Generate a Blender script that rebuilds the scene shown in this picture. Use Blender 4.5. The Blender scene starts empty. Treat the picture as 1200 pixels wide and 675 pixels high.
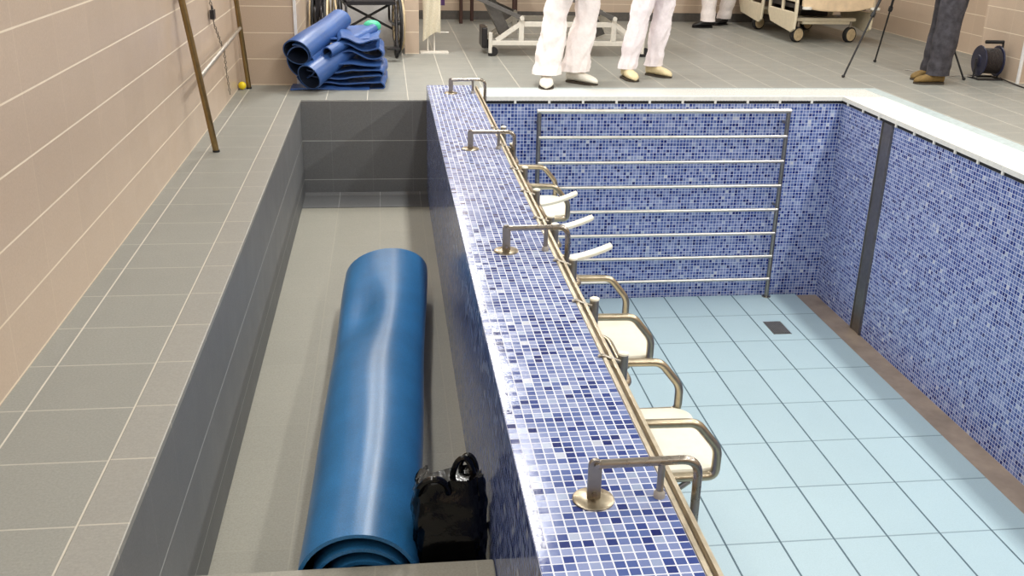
import bpy, math, random
from mathutils import Vector, Matrix, noise
random.seed(7)
C = bpy.context.scene.collection
PI = math.pi
V = Vector

# ------------------------------------------------------------------ colour
def s2l(c):
    c = c/255.0
    return c/12.92 if c <= 0.04045 else ((c+0.055)/1.055)**2.4
def rgb(r, g, b):
    return (s2l(r), s2l(g), s2l(b), 1.0)

# ------------------------------------------------------------------ materials
class NT:
    def __init__(s, name):
        s.m = bpy.data.materials.new(name); s.m.use_nodes = True
        s.t = s.m.node_tree; s.n = s.t.nodes; s.l = s.t.links
        s.p = s.n['Principled BSDF']
    def new(s, kind, **kw):
        n = s.n.new(kind)
        for k, v in kw.items(): setattr(n, k, v)
        return n
    def put(s, sock, v):
        if hasattr(v, 'is_linked') or isinstance(v, bpy.types.NodeSocket): s.l.new(v, sock)
        else: sock.default_value = v
    def math(s, op, a, b=0.0, c=None):
        n = s.new('ShaderNodeMath', operation=op)
        s.put(n.inputs[0], a); s.put(n.inputs[1], b)
        if c is not None: s.put(n.inputs[2], c)
        return n.outputs[0]
    def mixf(s, f, a, b):
        n = s.new('ShaderNodeMix', data_type='FLOAT')
        s.put(n.inputs[0], f); s.put(n.inputs[2], a); s.put(n.inputs[3], b)
        return n.outputs[0]
    def mixc(s, f, a, b):
        n = s.new('ShaderNodeMix', data_type='RGBA')
        s.put(n.inputs[0], f); s.put(n.inputs[6], a); s.put(n.inputs[7], b)
        return n.outputs[2]
    def comb(s, x, y, z=0.0):
        n = s.new('ShaderNodeCombineXYZ')
        s.put(n.inputs[0], x); s.put(n.inputs[1], y); s.put(n.inputs[2], z)
        return n.outputs[0]
    def boxuv(s):
        g = s.new('ShaderNodeNewGeometry')
        p = s.new('ShaderNodeSeparateXYZ'); s.l.new(g.outputs['Position'], p.inputs[0])
        n = s.new('ShaderNodeSeparateXYZ'); s.l.new(g.outputs['True Normal'], n.inputs[0])
        ax = s.math('GREATER_THAN', s.math('ABSOLUTE', n.outputs[0]), 0.6)
        az = s.math('GREATER_THAN', s.math('ABSOLUTE', n.outputs[2]), 0.6)
        u = s.mixf(ax, p.outputs[0], p.outputs[1])
        v = s.mixf(az, p.outputs[2], p.outputs[1])
        return u, v, ax, az, g.outputs['Position']
    def grid(s, t, pitch, off, gap):
        # returns cell index and a 0..1 mask (1 inside the tile)
        q = s.math('DIVIDE', s.math('SUBTRACT', t, off), pitch)
        cell = s.math('FLOOR', q); f = s.math('SUBTRACT', q, cell)
        d = s.math('MINIMUM', f, s.math('SUBTRACT', 1.0, f))
        d = s.math('MULTIPLY', d, pitch)
        m = s.math('SMOOTH_MIN', 1.0, s.math('DIVIDE', d, gap), 0.0)
        m = s.math('GREATER_THAN', d, gap*0.5)
        return cell, m
    def noise(s, vec, scale, detail=3, rough=0.6):
        n = s.new('ShaderNodeTexNoise')
        if vec is not None: s.l.new(vec, n.inputs['Vector'])
        n.inputs['Scale'].default_value = scale; n.inputs['Detail'].default_value = detail
        n.inputs['Roughness'].default_value = rough
        return n.outputs[0]
    def ramp(s, f, stops, interp='LINEAR'):
        n = s.new('ShaderNodeValToRGB'); s.put(n.inputs[0], f)
        cr = n.color_ramp; cr.interpolation = interp
        while len(cr.elements) < len(stops): cr.elements.new(0.5)
        for e, (p, c) in zip(cr.elements, stops): e.position = p; e.color = c
        return n.outputs[0]
    def bump(s, h, strength=0.3, dist=0.002):
        n = s.new('ShaderNodeBump'); n.inputs['Strength'].default_value = strength
        n.inputs['Distance'].default_value = dist; s.l.new(h, n.inputs['Height'])
        s.l.new(n.outputs[0], s.p.inputs['Normal'])
        return n
    def fin(s, col=None, rough=None, metal=None, spec=None):
        if col is not None: s.put(s.p.inputs['Base Color'], col)
        if rough is not None: s.put(s.p.inputs['Roughness'], rough)
        if metal is not None: s.put(s.p.inputs['Metallic'], metal)
        if spec is not None: s.put(s.p.inputs['Specular IOR Level'], spec)
        return s.m

def plain(name, col, rough=0.5, metal=0.0, var=0.08, scale=30.0, bump=0.0, spec=0.5):
    t = NT(name)
    tc = t.new('ShaderNodeTexCoord')
    nz = t.noise(tc.outputs['Object'], scale)
    dark = tuple(c*(1-var*2) for c in col[:3])+(1,)
    lite = tuple(min(1, c*(1+var*2)) for c in col[:3])+(1,)
    c = t.ramp(nz, [(0.3, dark), (0.7, lite)])
    if bump: t.bump(nz, bump, 0.004)
    return t.fin(c, rough, metal, spec)

def mosaic(name, pitch=0.0269, grout=(214, 218, 230), oy=0.0, ox=0.0, gap=0.0036, sat=1.0, val=1.0):
    t = NT(name)
    u, v, ax, az, pos = t.boxuv()
    cu, mu = t.grid(u, pitch, ox, gap); cv, mv = t.grid(v, pitch, oy, gap)
    m = t.math('MULTIPLY', mu, mv)
    wn = t.new('ShaderNodeTexWhiteNoise', noise_dimensions='3D')
    t.l.new(t.comb(cu, cv, t.math('ADD', ax, t.math('MULTIPLY', az, 3.0))), wn.inputs['Vector'])
    col = t.ramp(wn.outputs['Value'], [
        (0.00, rgb(40, 48, 100)), (0.14, rgb(60, 74, 132)), (0.32, rgb(84, 100, 152)),
        (0.52, rgb(100, 115, 163)), (0.72, rgb(118, 131, 174)), (0.90, rgb(134, 145, 184)),
        (0.98, rgb(150, 164, 192)), (1.0, rgb(190, 194, 204))])
    # marbled glass inside each tile and a slow drift over the wall
    nz = t.noise(pos, 220, 2)
    hsv = t.new('ShaderNodeHueSaturation'); t.l.new(col, hsv.inputs['Color'])
    hsv.inputs['Saturation'].default_value = sat
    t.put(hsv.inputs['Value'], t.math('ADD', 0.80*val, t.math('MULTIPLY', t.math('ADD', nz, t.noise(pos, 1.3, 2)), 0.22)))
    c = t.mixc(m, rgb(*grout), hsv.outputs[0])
    r = t.mixf(m, 0.7, t.math('ADD', 0.08, t.math('MULTIPLY', wn.outputs['Value'], 0.12)))
    tilt = t.math('MULTIPLY', t.noise(pos, 60, 1), 0.5)
    t.bump(t.math('ADD', m, tilt), 0.18, 0.0014)
    return t.fin(c, r, 0.0, 0.26)

def tiles(name, base, grout, pu, pv, ou, ov, gap=0.005, rough=0.45, var=6, cellvar=4, vv=None, fine=140, su=1.0, sv=1.0, wu=1.0, wv=1.0):
    """pu/pv pitches on the floor; vv=(pu,pv,ou,ov) on walls"""
    t = NT(name)
    u, v, ax, az, pos = t.boxuv()
    if vv:
        PU = t.mixf(az, vv[0], pu); PV = t.mixf(az, vv[1], pv)
        OU = t.mixf(az, vv[2], ou); OV = t.mixf(az, vv[3], ov)
    else: PU, PV, OU, OV = pu, pv, ou, ov
    def g(tt, p, o):
        q = t.math('DIVIDE', t.math('SUBTRACT', tt, o), p)
        cell = t.math('FLOOR', q); f = t.math('SUBTRACT', q, cell)
        d = t.math('MULTIPLY', t.math('MINIMUM', f, t.math('SUBTRACT', 1.0, f)), p)
        return cell, t.math('GREATER_THAN', d, gap*0.5)
    cu, mu = g(u, PU, OU); cv, mv = g(v, PV, OV)
    SU = t.mixf(az, wu, su); SV = t.mixf(az, wv, sv)
    gu = t.math('MULTIPLY', t.math('SUBTRACT', 1.0, mu), SU); gv = t.math('MULTIPLY', t.math('SUBTRACT', 1.0, mv), SV)
    m = t.math('SUBTRACT', 1.0, t.math('MAXIMUM', gu, gv))
    wn = t.new('ShaderNodeTexWhiteNoise', noise_dimensions='3D')
    t.l.new(t.comb(cu, cv, ax), wn.inputs['Vector'])
    lo = rgb(*[max(0, x-var) for x in base]); hi = rgb(*[min(255, x+var) for x in base])
    c = t.ramp(t.noise(pos, fine, 4, 0.7), [(0.3, lo), (0.7, hi)])
    c2 = t.mixc(t.math('MULTIPLY', wn.outputs['Value'], cellvar/40.0), c, rgb(*[x*0.75 for x in base]))
    c3 = t.mixc(t.math('MULTIPLY', t.noise(pos, 1.7, 4), 0.22), c2, rgb(*[x*0.80 for x in base]))
    cg = t.mixc(t.noise(pos, 9, 3), rgb(*grout), rgb(*[(x*0.55+y*0.45) for x, y in zip(grout, base)]))
    c4 = t.mixc(m, cg, c3)
    t.bump(t.math('ADD', m, t.math('MULTIPLY', t.noise(pos, 350, 2), 0.15)), 0.25, 0.0015)
    return t.fin(c4, t.mixf(m, 0.8, t.math('ADD', rough-0.08, t.math('MULTIPLY', t.noise(pos, 5, 3), 0.18))), 0.0, 0.5)

def steel(name, col=(176, 170, 160), rough=0.24, dark=False):
    t = NT(name)
    tc = t.new('ShaderNodeTexCoord')
    mp = t.new('ShaderNodeMapping'); mp.inputs['Scale'].default_value = (1, 1, 1)
    t.l.new(tc.outputs['Object'], mp.inputs[0])
    nz = t.noise(mp.outputs[0], 25, 2)
    a = rgb(*[x*0.95 for x in col]); b = rgb(*[min(255, x*1.04) for x in col])
    return t.fin(t.ramp(nz, [(0.3, a), (0.7, b)]), t.math('ADD', rough-0.06, t.math('MULTIPLY', nz, 0.14)), 1.0)

M = {}
M['mosaic'] = mosaic('mosaic_blue', ox=0.3015, oy=0.0, sat=1.04)
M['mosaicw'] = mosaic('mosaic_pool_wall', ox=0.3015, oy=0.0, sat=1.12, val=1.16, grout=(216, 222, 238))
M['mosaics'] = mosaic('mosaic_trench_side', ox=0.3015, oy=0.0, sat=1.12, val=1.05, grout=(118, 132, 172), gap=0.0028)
M['deck'] = tiles('deck_tile', (143, 144, 138), (214, 208, 194), 0.3115, 0.3064, -0.7712, 2.1489,
                  vv=(0.3115, 0.3064, -0.43, 0.0), gap=0.0055, rough=0.42, var=9, su=1.0, sv=0.55, wu=0.0, wv=0.3)
M['edge'] = tiles('edge_tile', (148, 147, 141), (214, 206, 190), 0.3115, 0.3064, -0.7712, 2.1489, gap=0.0055, rough=0.4, var=8, su=0.0, sv=0.6)
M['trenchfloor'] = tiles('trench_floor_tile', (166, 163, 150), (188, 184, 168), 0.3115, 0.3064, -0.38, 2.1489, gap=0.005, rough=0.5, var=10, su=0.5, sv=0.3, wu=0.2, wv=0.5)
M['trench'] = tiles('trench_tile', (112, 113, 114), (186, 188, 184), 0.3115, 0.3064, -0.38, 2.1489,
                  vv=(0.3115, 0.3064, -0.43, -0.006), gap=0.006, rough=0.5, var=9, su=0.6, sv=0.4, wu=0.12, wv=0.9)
M['beige'] = tiles('beige_wall_tile', (198, 178, 158), (240, 228, 206), 0.41, 0.205, 0.1, 0.0, gap=0.0065,
                   rough=0.33, var=7, wu=0.22, wv=1.0, vv=(0.41, 0.205, 0.1, 0.006))
M['poolfloor'] = tiles('pool_floor_tile', (172, 195, 202), (48, 68, 80), 0.3014, 0.5093, 1.7289, 4.2399, gap=0.011,
                       rough=0.36, var=6, cellvar=3, su=1.0, sv=0.55)
M['gap'] = plain('pool_gap_floor', rgb(152, 136, 120), 0.4, var=0.1, scale=6)
M['white'] = plain('white_gutter', rgb(235, 235, 228), 0.4, var=0.03)
M['pale'] = plain('pale_edge_tile', rgb(176, 190, 192), 0.4, var=0.06)
M['ceil'] = plain('ceiling_paint', rgb(232, 230, 222), 0.8, var=0.02)
M['paint'] = plain('white_paint', rgb(226, 226, 226), 0.6, var=0.03)
M['skirt'] = plain('dark_skirting', rgb(86, 82, 78), 0.5)
M['steel'] = steel('stainless', (160, 152, 142), 0.26)
M['steeld'] = steel('stainless_dark', (158, 152, 142), 0.36)
M['steelw'] = steel('stainless_warm', (172, 160, 138), 0.3)
M['bar'] = steel('satin_bar', (214, 210, 202), 0.42)
M['trimst'] = steel('edge_steel', (206, 194, 172), 0.36)
M['bronze'] = steel('bronze_steel', (150, 128, 88), 0.32)
M['cream'] = plain('cream_plastic', rgb(236, 232, 214), 0.35, var=0.02)
M['rubber'] = plain('black_rubber', rgb(28, 28, 30), 0.6)
M['grey'] = plain('grey_rubber', rgb(170, 165, 158), 0.6)
M['dark'] = plain('dark_metal', rgb(44, 42, 44), 0.35, metal=0.2)
M['blackfab'] = plain('black_fabric', rgb(30, 28, 32), 0.85, scale=80, bump=0.3)
M['bag'] = plain('black_glossy_plastic', rgb(3, 3, 4), 0.13, var=0.2, scale=25, bump=0.5)
def matmat(name, col, rough=0.36):
    t = NT(name); tc = t.new('ShaderNodeTexCoord')
    n1 = t.noise(tc.outputs['Object'], 260, 2); n2 = t.noise(tc.outputs['Object'], 4, 3)
    a = rgb(*[x*0.86 for x in col]); b = rgb(*[min(255, x*1.12) for x in col])
    c = t.ramp(t.math('ADD', t.math('MULTIPLY', n1, 0.6), t.math('MULTIPLY', n2, 0.4)), [(0.35, a), (0.65, b)])
    t.bump(n1, 0.12, 0.001)
    return t.fin(c, rough, 0.0, 0.55)
M['mat'] = matmat('blue_mat', (48, 118, 174), 0.31)
M['matin'] = plain('mat_inner_shade', rgb(20, 34, 58), 0.7, scale=60)  # shade between the rolled turns, put into the inner side's colour
M['mat2'] = matmat('blue_mat_worn', (50, 86, 146), 0.4)
M['ywhite'] = plain('white_enamel', rgb(226, 222, 212), 0.35, var=0.03)
M['armgrey'] = plain('grey_enamel', rgb(96, 94, 92), 0.4)
M['scrub'] = plain('white_cotton', rgb(246, 238, 236), 0.85, var=0.03, scale=40, bump=0.25)
M['scrub2'] = plain('white_cotton_blueish', rgb(242, 234, 238), 0.85, var=0.03, scale=40, bump=0.25)
M['jean'] = plain('dark_denim', rgb(62, 60, 66), 0.9, var=0.25, scale=14, bump=0.3)
M['skin'] = plain('skin', rgb(206, 158, 130), 0.5, var=0.03)
M['hair'] = plain('dark_hair', rgb(40, 30, 24), 0.7)
M['wshoe'] = plain('white_leather', rgb(232, 228, 216), 0.45, var=0.03)
M['cshoe'] = plain('cream_leather', rgb(226, 210, 168), 0.5, var=0.04)
M['bshoe'] = plain('tan_suede', rgb(120, 96, 52), 0.8, var=0.14)
M['blshoe'] = plain('black_leather', rgb(22, 20, 22), 0.4)
M['sole'] = plain('dark_sole', rgb(64, 56, 46), 0.7)
M['shirt'] = plain('grey_shirt', rgb(92, 96, 104), 0.85)
M['yellow'] = plain('yellow_rubber', rgb(240, 214, 30), 0.5, var=0.05)
M['green'] = plain('green_rubber', rgb(64, 178, 140), 0.45, var=0.08)
M['sheet'] = plain('beige_bedcover', rgb(232, 208, 174), 0.8, var=0.05, scale=12, bump=0.3)
M['bedplastic'] = plain('beige_bed_plastic', rgb(232, 222, 196), 0.4, var=0.03)
M['towel'] = plain('white_towel', rgb(214, 206, 184), 0.95, var=0.06, scale=90, bump=0.5)
M['reel'] = plain('dark_blue_plastic', rgb(40, 42, 66), 0.35)
M['cable'] = plain('dark_cable', rgb(46, 38, 36), 0.5)
M['wood'] = plain('dark_wood', rgb(70, 46, 40), 0.5)
M['purple'] = plain('purple_cloth', rgb(94, 66, 110), 0.9)
M['rim'] = plain('beige_tyre', rgb(200, 180, 144), 0.5)
# slatted gutter grating: white slats with dark slots (world position, pattern of the part itself)
def grating(name):
    t = NT(name); g = t.new('ShaderNodeNewGeometry'); p = t.new('ShaderNodeSeparateXYZ')
    t.l.new(g.outputs['Position'], p.inputs[0])
    s = t.math('ADD', p.outputs[0], p.outputs[1])
    f = t.math('FRACT', t.math('DIVIDE', s, 0.0245))
    k = t.math('LESS_THAN', f, 0.30)
    return t.fin(t.mixc(k, rgb(236, 236, 230), rgb(120, 122, 122)), 0.4)
M['grating'] = grating('grating_white')

# ------------------------------------------------------------------ mesh builder
class MB:
    def __init__(s): s.v = []; s.f = []; s.mi = []
    def add(s, vs, fs, mi=0):
        o = len(s.v); s.v += [V(p) for p in vs]
        for f in fs: s.f.append([i+o for i in f]); s.mi.append(mi)
        return s
    def box(s, x0, x1, y0, y1, z0, z1, mi=0, faces=None):
        vs = [(x0,y0,z0),(x1,y0,z0),(x1,y1,z0),(x0,y1,z0),(x0,y0,z1),(x1,y0,z1),(x1,y1,z1),(x0,y1,z1)]
        fs = [(0,3,2,1),(4,5,6,7),(0,1,5,4),(1,2,6,5),(2,3,7,6),(3,0,4,7)]
        o = len(s.v); s.v += [V(p) for p in vs]
        for k, f in enumerate(fs):
            s.f.append([i+o for i in f]); s.mi.append(mi if faces is None else faces[k])
        return s
    def rings(s, rings, cap=True, closed=False, mi=0):
        n = len(rings[0]); o = len(s.v)
        for r in rings: s.v += [V(p) for p in r]
        m = len(rings)
        for i in range(m if closed else m-1):
            a = o+i*n; b = o+((i+1) % m)*n
            for k in range(n):
                k2 = (k+1) % n
                s.f.append([a+k, a+k2, b+k2, b+k]); s.mi.append(mi)
        if cap and not closed:
            s.f.append([o+k for k in reversed(range(n))]); s.mi.append(mi)
            s.f.append([o+(m-1)*n+k for k in range(n)]); s.mi.append(mi)
        return s
    def tube(s, pts, r, n=12, cap=True, closed=False, mi=0):
        pts = [V(p) for p in pts]; m = len(pts)
        rr = r if isinstance(r, (list, tuple)) else [r]*m
        rings = []; up = None
        for i, p in enumerate(pts):
            if closed: d = pts[(i+1) % m]-pts[i-1]
            elif i == 0: d = pts[1]-p
            elif i == m-1: d = p-pts[i-1]
            else: d = (pts[i+1]-p).normalized()+(p-pts[i-1]).normalized()
            d.normalize()
            if up is None:
                up = V((0,0,1)) if abs(d.z) < 0.9 else V((1,0,0))
            a = d.cross(up)
            if a.length < 1e-4: a = d.cross(V((0,1,0)))
            a.normalize(); b = a.cross(d).normalized(); up = b
            rings.append([p+a*math.cos(2*PI*k/n)*rr[i]+b*math.sin(2*PI*k/n)*rr[i] for k in range(n)])
        return s.rings(rings, cap, closed, mi)
    def cyl(s, a, b, r, n=20, mi=0, r2=None):
        return s.tube([a, b], [r, r if r2 is None else r2], n, True, False, mi)
    def lathe(s, c, axis, prof, n=24, mi=0):
        """prof: list of (dist along axis, radius)"""
        c = V(c); ax = V(axis).normalized()
        u = ax.cross(V((0,0,1)) if abs(ax.z) < 0.9 else V((1,0,0))).normalized(); w = ax.cross(u)
        rings = [[c+ax*h+u*math.cos(2*PI*k/n)*r+w*math.sin(2*PI*k/n)*r for k in range(n)] for h, r in prof]
        return s.rings(rings, True, False, mi)
    def sphere(s, c, r, n=16, m=10, sc=(1,1,1), mi=0):
        c = V(c); prof = []
        rings = []
        for i in range(m+1):
            t = -PI/2+PI*i/m; rr = max(1e-4, math.cos(t))*r
            rings.append([c+V((math.cos(2*PI*k/n)*rr*sc[0], math.sin(2*PI*k/n)*rr*sc[1], math.sin(t)*r*sc[2])) for k in range(n)])
        return s.rings(rings, True, False, mi)
    def plate(s, outline, d, mi=0):
        """outline list of 3D points (planar), extruded by vector d"""
        d = V(d); n = len(outline); o = len(s.v)
        s.v += [V(p) for p in outline]+[V(p)+d for p in outline]
        s.f.append([o+k for k in reversed(range(n))]); s.mi.append(mi)
        s.f.append([o+n+k for k in range(n)]); s.mi.append(mi)
        for k in range(n):
            k2 = (k+1) % n
            s.f.append([o+k, o+k2, o+n+k2, o+n+k]); s.mi.append(mi)
        return s
    def build(s, name, mats, parent=None, smooth=False, bevel=0.0, world=True, loc=None, rotz=0.0):
        if not isinstance(mats, (list, tuple)): mats = [mats]
        off = V((0,0,0))
        if parent is not None and world:
            p = parent
            while p is not None: off += p.location; p = p.parent
        if parent is None:
            if loc is None and world:
                xs = [p.x for p in s.v]; ys = [p.y for p in s.v]; zs = [p.z for p in s.v]
                off = V(((min(xs)+max(xs))/2, (min(ys)+max(ys))/2, min(zs)))
        me = bpy.data.meshes.new(name)
        me.from_pydata([tuple(p-off) for p in s.v], [], s.f)
        for m in mats: me.materials.append(m)
        for p, mi in zip(me.polygons, s.mi): p.material_index = mi; p.use_smooth = smooth
        me.update()
        import bmesh
        bm = bmesh.new(); bm.from_mesh(me); bmesh.ops.recalc_face_normals(bm, faces=bm.faces); bm.to_mesh(me); bm.free()
        if smooth:
            try: me.set_sharp_from_angle(angle=math.radians(40))
            except Exception: pass
        o = bpy.data.objects.new(name, me); C.objects.link(o)
        if parent is not None: o.parent = parent
        else:
            o.location = off if loc is None else loc
            o.rotation_euler = (0,0,rotz)
        if bevel:
            b = o.modifiers.new('bevel', 'BEVEL'); b.width = bevel; b.segments = 2; b.limit_method = 'ANGLE'
        return o

def fillet(pts, r, n=6):
    pts = [V(p) for p in pts]; out = [pts[0]]
    for i in range(1, len(pts)-1):
        a, p, b = pts[i-1], pts[i], pts[i+1]
        d1 = (a-p); d2 = (b-p); L1 = min(r, d1.length*0.49); L2 = min(r, d2.length*0.49)
        s0 = p+d1.normalized()*L1; s1 = p+d2.normalized()*L2
        for k in range(n+1):
            t = k/n
            out.append(s0*(1-t)**2+p*2*t*(1-t)+s1*t*t)
    out.append(pts[-1]); return out

def thing(name, label, cat, loc, rotz=0.0, group=None):
    o = bpy.data.objects.new(name, None); C.objects.link(o); o.empty_display_size = 0.1
    o.location = loc; o.rotation_euler = (0,0,rotz); tag(o, label, cat, group); return o
def tag(o, label, cat, group=None):
    o['label'] = label; o['category'] = cat
    if group: o['group'] = group
    return o
def struct(o): o['kind'] = 'structure'; return o
def dup(root, loc, label=None, group=None):
    r = root.copy(); C.objects.link(r); r.location = loc
    if label: r['label'] = label
    if group: r['group'] = group
    for ch in list(root.children):
        c = ch.copy(); C.objects.link(c); c.parent = r
        for g in list(ch.children):
            d = g.copy(); C.objects.link(d); d.parent = c
    return r

# ------------------------------------------------------------------ numbers of the place (metres, deck = 0)
XL, XLE = -1.166, -0.650            # left wall, trench edge
XP0, XP1, HP = 0.3015, 0.6515, 0.114  # partition
YT, ZT = 7.653, -0.752              # trench far wall, trench floor
XR, YF, ZP = 3.730, 7.795, -1.713   # pool
YN = -1.2
CE = 3.0
XW = 6.3; YW = 13.2

# ------------------------------------------------------------------ setting
fl = MB()
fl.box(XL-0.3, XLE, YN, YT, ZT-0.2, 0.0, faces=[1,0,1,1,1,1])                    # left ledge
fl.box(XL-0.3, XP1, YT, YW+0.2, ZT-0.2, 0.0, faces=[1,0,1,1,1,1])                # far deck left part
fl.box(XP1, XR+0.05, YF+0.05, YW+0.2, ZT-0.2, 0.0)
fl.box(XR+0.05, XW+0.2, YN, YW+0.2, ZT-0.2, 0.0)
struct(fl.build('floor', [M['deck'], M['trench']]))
struct(MB().box(XLE-0.118, XLE+0.004, YN, YT, -0.02, 0.0035).build('trim_8', M['edge'], bevel=0.003))
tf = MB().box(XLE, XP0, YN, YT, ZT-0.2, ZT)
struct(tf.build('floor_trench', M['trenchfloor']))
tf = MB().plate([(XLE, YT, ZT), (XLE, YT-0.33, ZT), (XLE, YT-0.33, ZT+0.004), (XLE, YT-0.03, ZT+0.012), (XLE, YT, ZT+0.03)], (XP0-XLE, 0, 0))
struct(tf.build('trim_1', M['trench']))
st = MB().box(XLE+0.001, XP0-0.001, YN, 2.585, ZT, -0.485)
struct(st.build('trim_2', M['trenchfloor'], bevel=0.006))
# partition between trench and pool, faced in mosaic
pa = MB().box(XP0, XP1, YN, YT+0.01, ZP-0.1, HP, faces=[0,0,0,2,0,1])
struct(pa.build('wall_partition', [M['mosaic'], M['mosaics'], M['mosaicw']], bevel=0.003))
pw = MB().box(XP1-0.02, XR+0.15, YF, YF+0.049, ZP-0.1, -0.05)
pw.box(XP1-0.1, XP1, YT+0.01, YF+0.02, ZP-0.1, -0.002)
struct(pw.build('wall_pool_far', M['mosaicw']))
pr = MB().box(XR, XR+0.049, YN, YF, ZP-0.1, -0.05)
struct(pr.build('wall_pool_right', M['mosaicw']))
# pool bottom and the raised movable floor on it
struct(MB().box(XP1-0.02, XR+0.02, YN, YF+0.02, ZP-0.25, ZP-0.035).build('floor_pool_bottom', M['gap']))
tag(MB().box(XP1+0.09, 3.512, YN, YF-0.05, ZP-0.035, ZP).build('pool_platform', M['poolfloor'], bevel=0.003),
    'pale turquoise tiled platform that forms the bottom of the empty pool', 'platform')
# rim: slatted overflow grating, dark slot under it
gx0, gx1 = XP1+0.002, XR+0.34
rim = thing('overflow_grating', 'white slatted overflow grating running round the pool edge', 'grating', (XR, YF, 0.0))
g = MB().box(gx0, XR+0.34, YF-0.012, YF+0.34, -0.030, 0.004)
g.build('grating', M['grating'], rim, bevel=0.002)
MB().box(XR-0.012, XR+0.34, YN, YF-0.0125, -0.030, 0.004).build('grating', M['white'], rim, bevel=0.002)
g = MB().box(gx0, XR-0.012, YF-0.013, YF-0.012, -0.030, 0.004)
bb = MB().box(gx0, XR+0.02, YF-0.016, YF+0.02, -0.027, 0.006).box(XR-0.016, XR+0.02, YN, YF-0.014, -0.027, 0.006)
bb.build('edge_bar', M['white'], rim)
sl = MB().box(gx0, XR+0.006, YF-0.004, YF+0.01, -0.052, -0.028).box(XR-0.004, XR+0.01, YN, YF-0.004, -0.052, -0.028)
s_ = sl.build('slot', M['rubber'], rim); s_['label'] = 'dark slot under the grating'
cl = MB().box(-0.009, 0.009, -0.012, 0.0, -0.05, -0.002).build('clip', M['white'], rim, world=False)
cl.location = (0.725-XR, -0.006, 0)
x = 1.005
while x < XR-0.05:
    c = cl.copy(); C.objects.link(c); c.parent = rim; c.location = (x-XR, -0.006, 0); x += 0.272
y = YF-0.12
while y > 4.0:
    c = cl.copy(); C.objects.link(c); c.parent = rim; c.location = (-0.006, y-YF, 0); c.rotation_euler = (0,0,-PI/2); y -= 0.272
p = MB().box(XR+0.34, XR+0.46, YN, YF+0.34, -0.02, 0.003).box(gx0+0.1, XR+0.46, YF+0.34, YF+0.40, -0.02, 0.003)
struct(p.build('trim_3', M['pale']))
# steel cover strip on the right pool wall
sp = MB().box(XR-0.012, XR+0.01, 6.905, 7.075, ZP-0.03, -0.052)
for yy in (6.915, 7.06): sp.box(XR-0.018, XR-0.011, yy-0.006, yy+0.006, ZP-0.03, -0.052)
struct(sp.build('trim_4', M['steeld']))
# steel angle along the top of the partition, pool side
ed = MB()
ed.box(XP1, XP1+0.012, YN, YT+0.02, 0.072, HP+0.003)
ed.box(XP1+0.012, XP1+0.028, YN, YT+0.02, 0.070, 0.092, 1)
ed.box(XP1+0.028, XP1+0.040, YN, YT+0.02, 0.060, HP-0.004)
struct(ed.build('trim_5', [M['trimst'], M['steeld']], bevel=0.002))

# room shell
struct(MB().box(XL-0.15, XL, YN-1.0, 8.30, -0.2, CE).build('wall_left', M['beige']))
wb = MB().box(XL-0.15, -0.711, 8.30, YW+0.2, -0.2, CE)
struct(wb.build('wall_back_left', M['beige']))
struct(MB().box(-0.722, -0.700, 8.288, 8.31, 0.0, CE).build('trim_6', M['paint']))
struct(MB().box(0.19, 0.33, 10.1, YW, -0.01, CE).build('wall_alcove', M['beige']))
struct(MB().box(-0.711, 0.19, 10.62, 10.68, -0.01, CE).build('door_1', M['paint']))
struct(MB().box(-0.711, XW+0.2, YW, YW+0.2, -0.2, CE).build('wall_back', M['beige']))
struct(MB().box(XW, XW+0.2, YN-1.0, YW+0.2, -0.2, CE).build('wall_right', M['beige']))
struct(MB().box(5.68, XW+0.1, 8.46, 9.15, -0.02, CE).build('wall_pillar', M['beige']))
struct(MB().box(5.668, 5.69, 8.448, 8.47, 0.0, CE).build('trim_7', M['paint']))
struct(MB().box(0.33, XW, YW-0.015, YW, 0.0, 0.11).build('baseboard_back', M['skirt']))
struct(MB().box(XL-0.15, XW+0.2, YN-1.0, YN-0.8, -2.0, CE).build('wall_front', M['beige']))
struct(MB().box(XL-0.15, XW+0.2, YN-1.0, YW+0.2, CE, CE+0.15).build('ceiling', M['ceil']))
nf = MB().box(XL-0.3, XW+0.2, YN-1.0, YN, -2.0, 0.0)
struct(nf.build('floor_near', M['deck']))

# ceiling lights and added fill lamps
def lamp(x, y, e, label, sx=0.20, sy=1.25):
    t = thing('ceiling_light', label, 'lamp', (x, y, CE-0.05), group='ceiling lights over the pool hall')
    MB().box(x-sx/2-0.02, x+sx/2+0.02, y-sy/2-0.02, y+sy/2+0.02, CE-0.05, CE).build('housing', M['ywhite'], t)
    l = bpy.data.lights.new('lamp', 'AREA'); l.shape = 'RECTANGLE'; l.size = sx; l.size_y = sy
    l.energy = e; l.color = (1.0, 0.985, 0.95)
    o = bpy.data.objects.new('lamp_tube', l); C.objects.link(o); o.parent = t; o.location = (0, 0, -0.006)
LE = 52
for yy in (-0.6, 1.5, 3.6, 5.7, 7.8, 9.9, 12.0):
    E_ = LE if yy < 9 else LE*0.45
    if yy > 4: lamp(0.89, yy+0.5, E_, 'white fluorescent ceiling fitting in the row above the partition')
    else:
        lamp(-0.6, yy, E_*0.42, 'unseen fill lamp added above the left ledge')  # added fill light for the near ledge
        lamp(2.5, yy, E_*0.62, 'unseen fill lamp added above the near half of the pool')  # added fill, set aside so it leaves no glare on the partition
    lamp(4.4, yy, E_, 'white fluorescent ceiling fitting in the row above the right deck')

lamp(-0.26, 9.3, 55, 'unseen lamp added to brighten the alcove', 0.15, 0.6)  # extra lamp, added so the white alcove back reads bright

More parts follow.
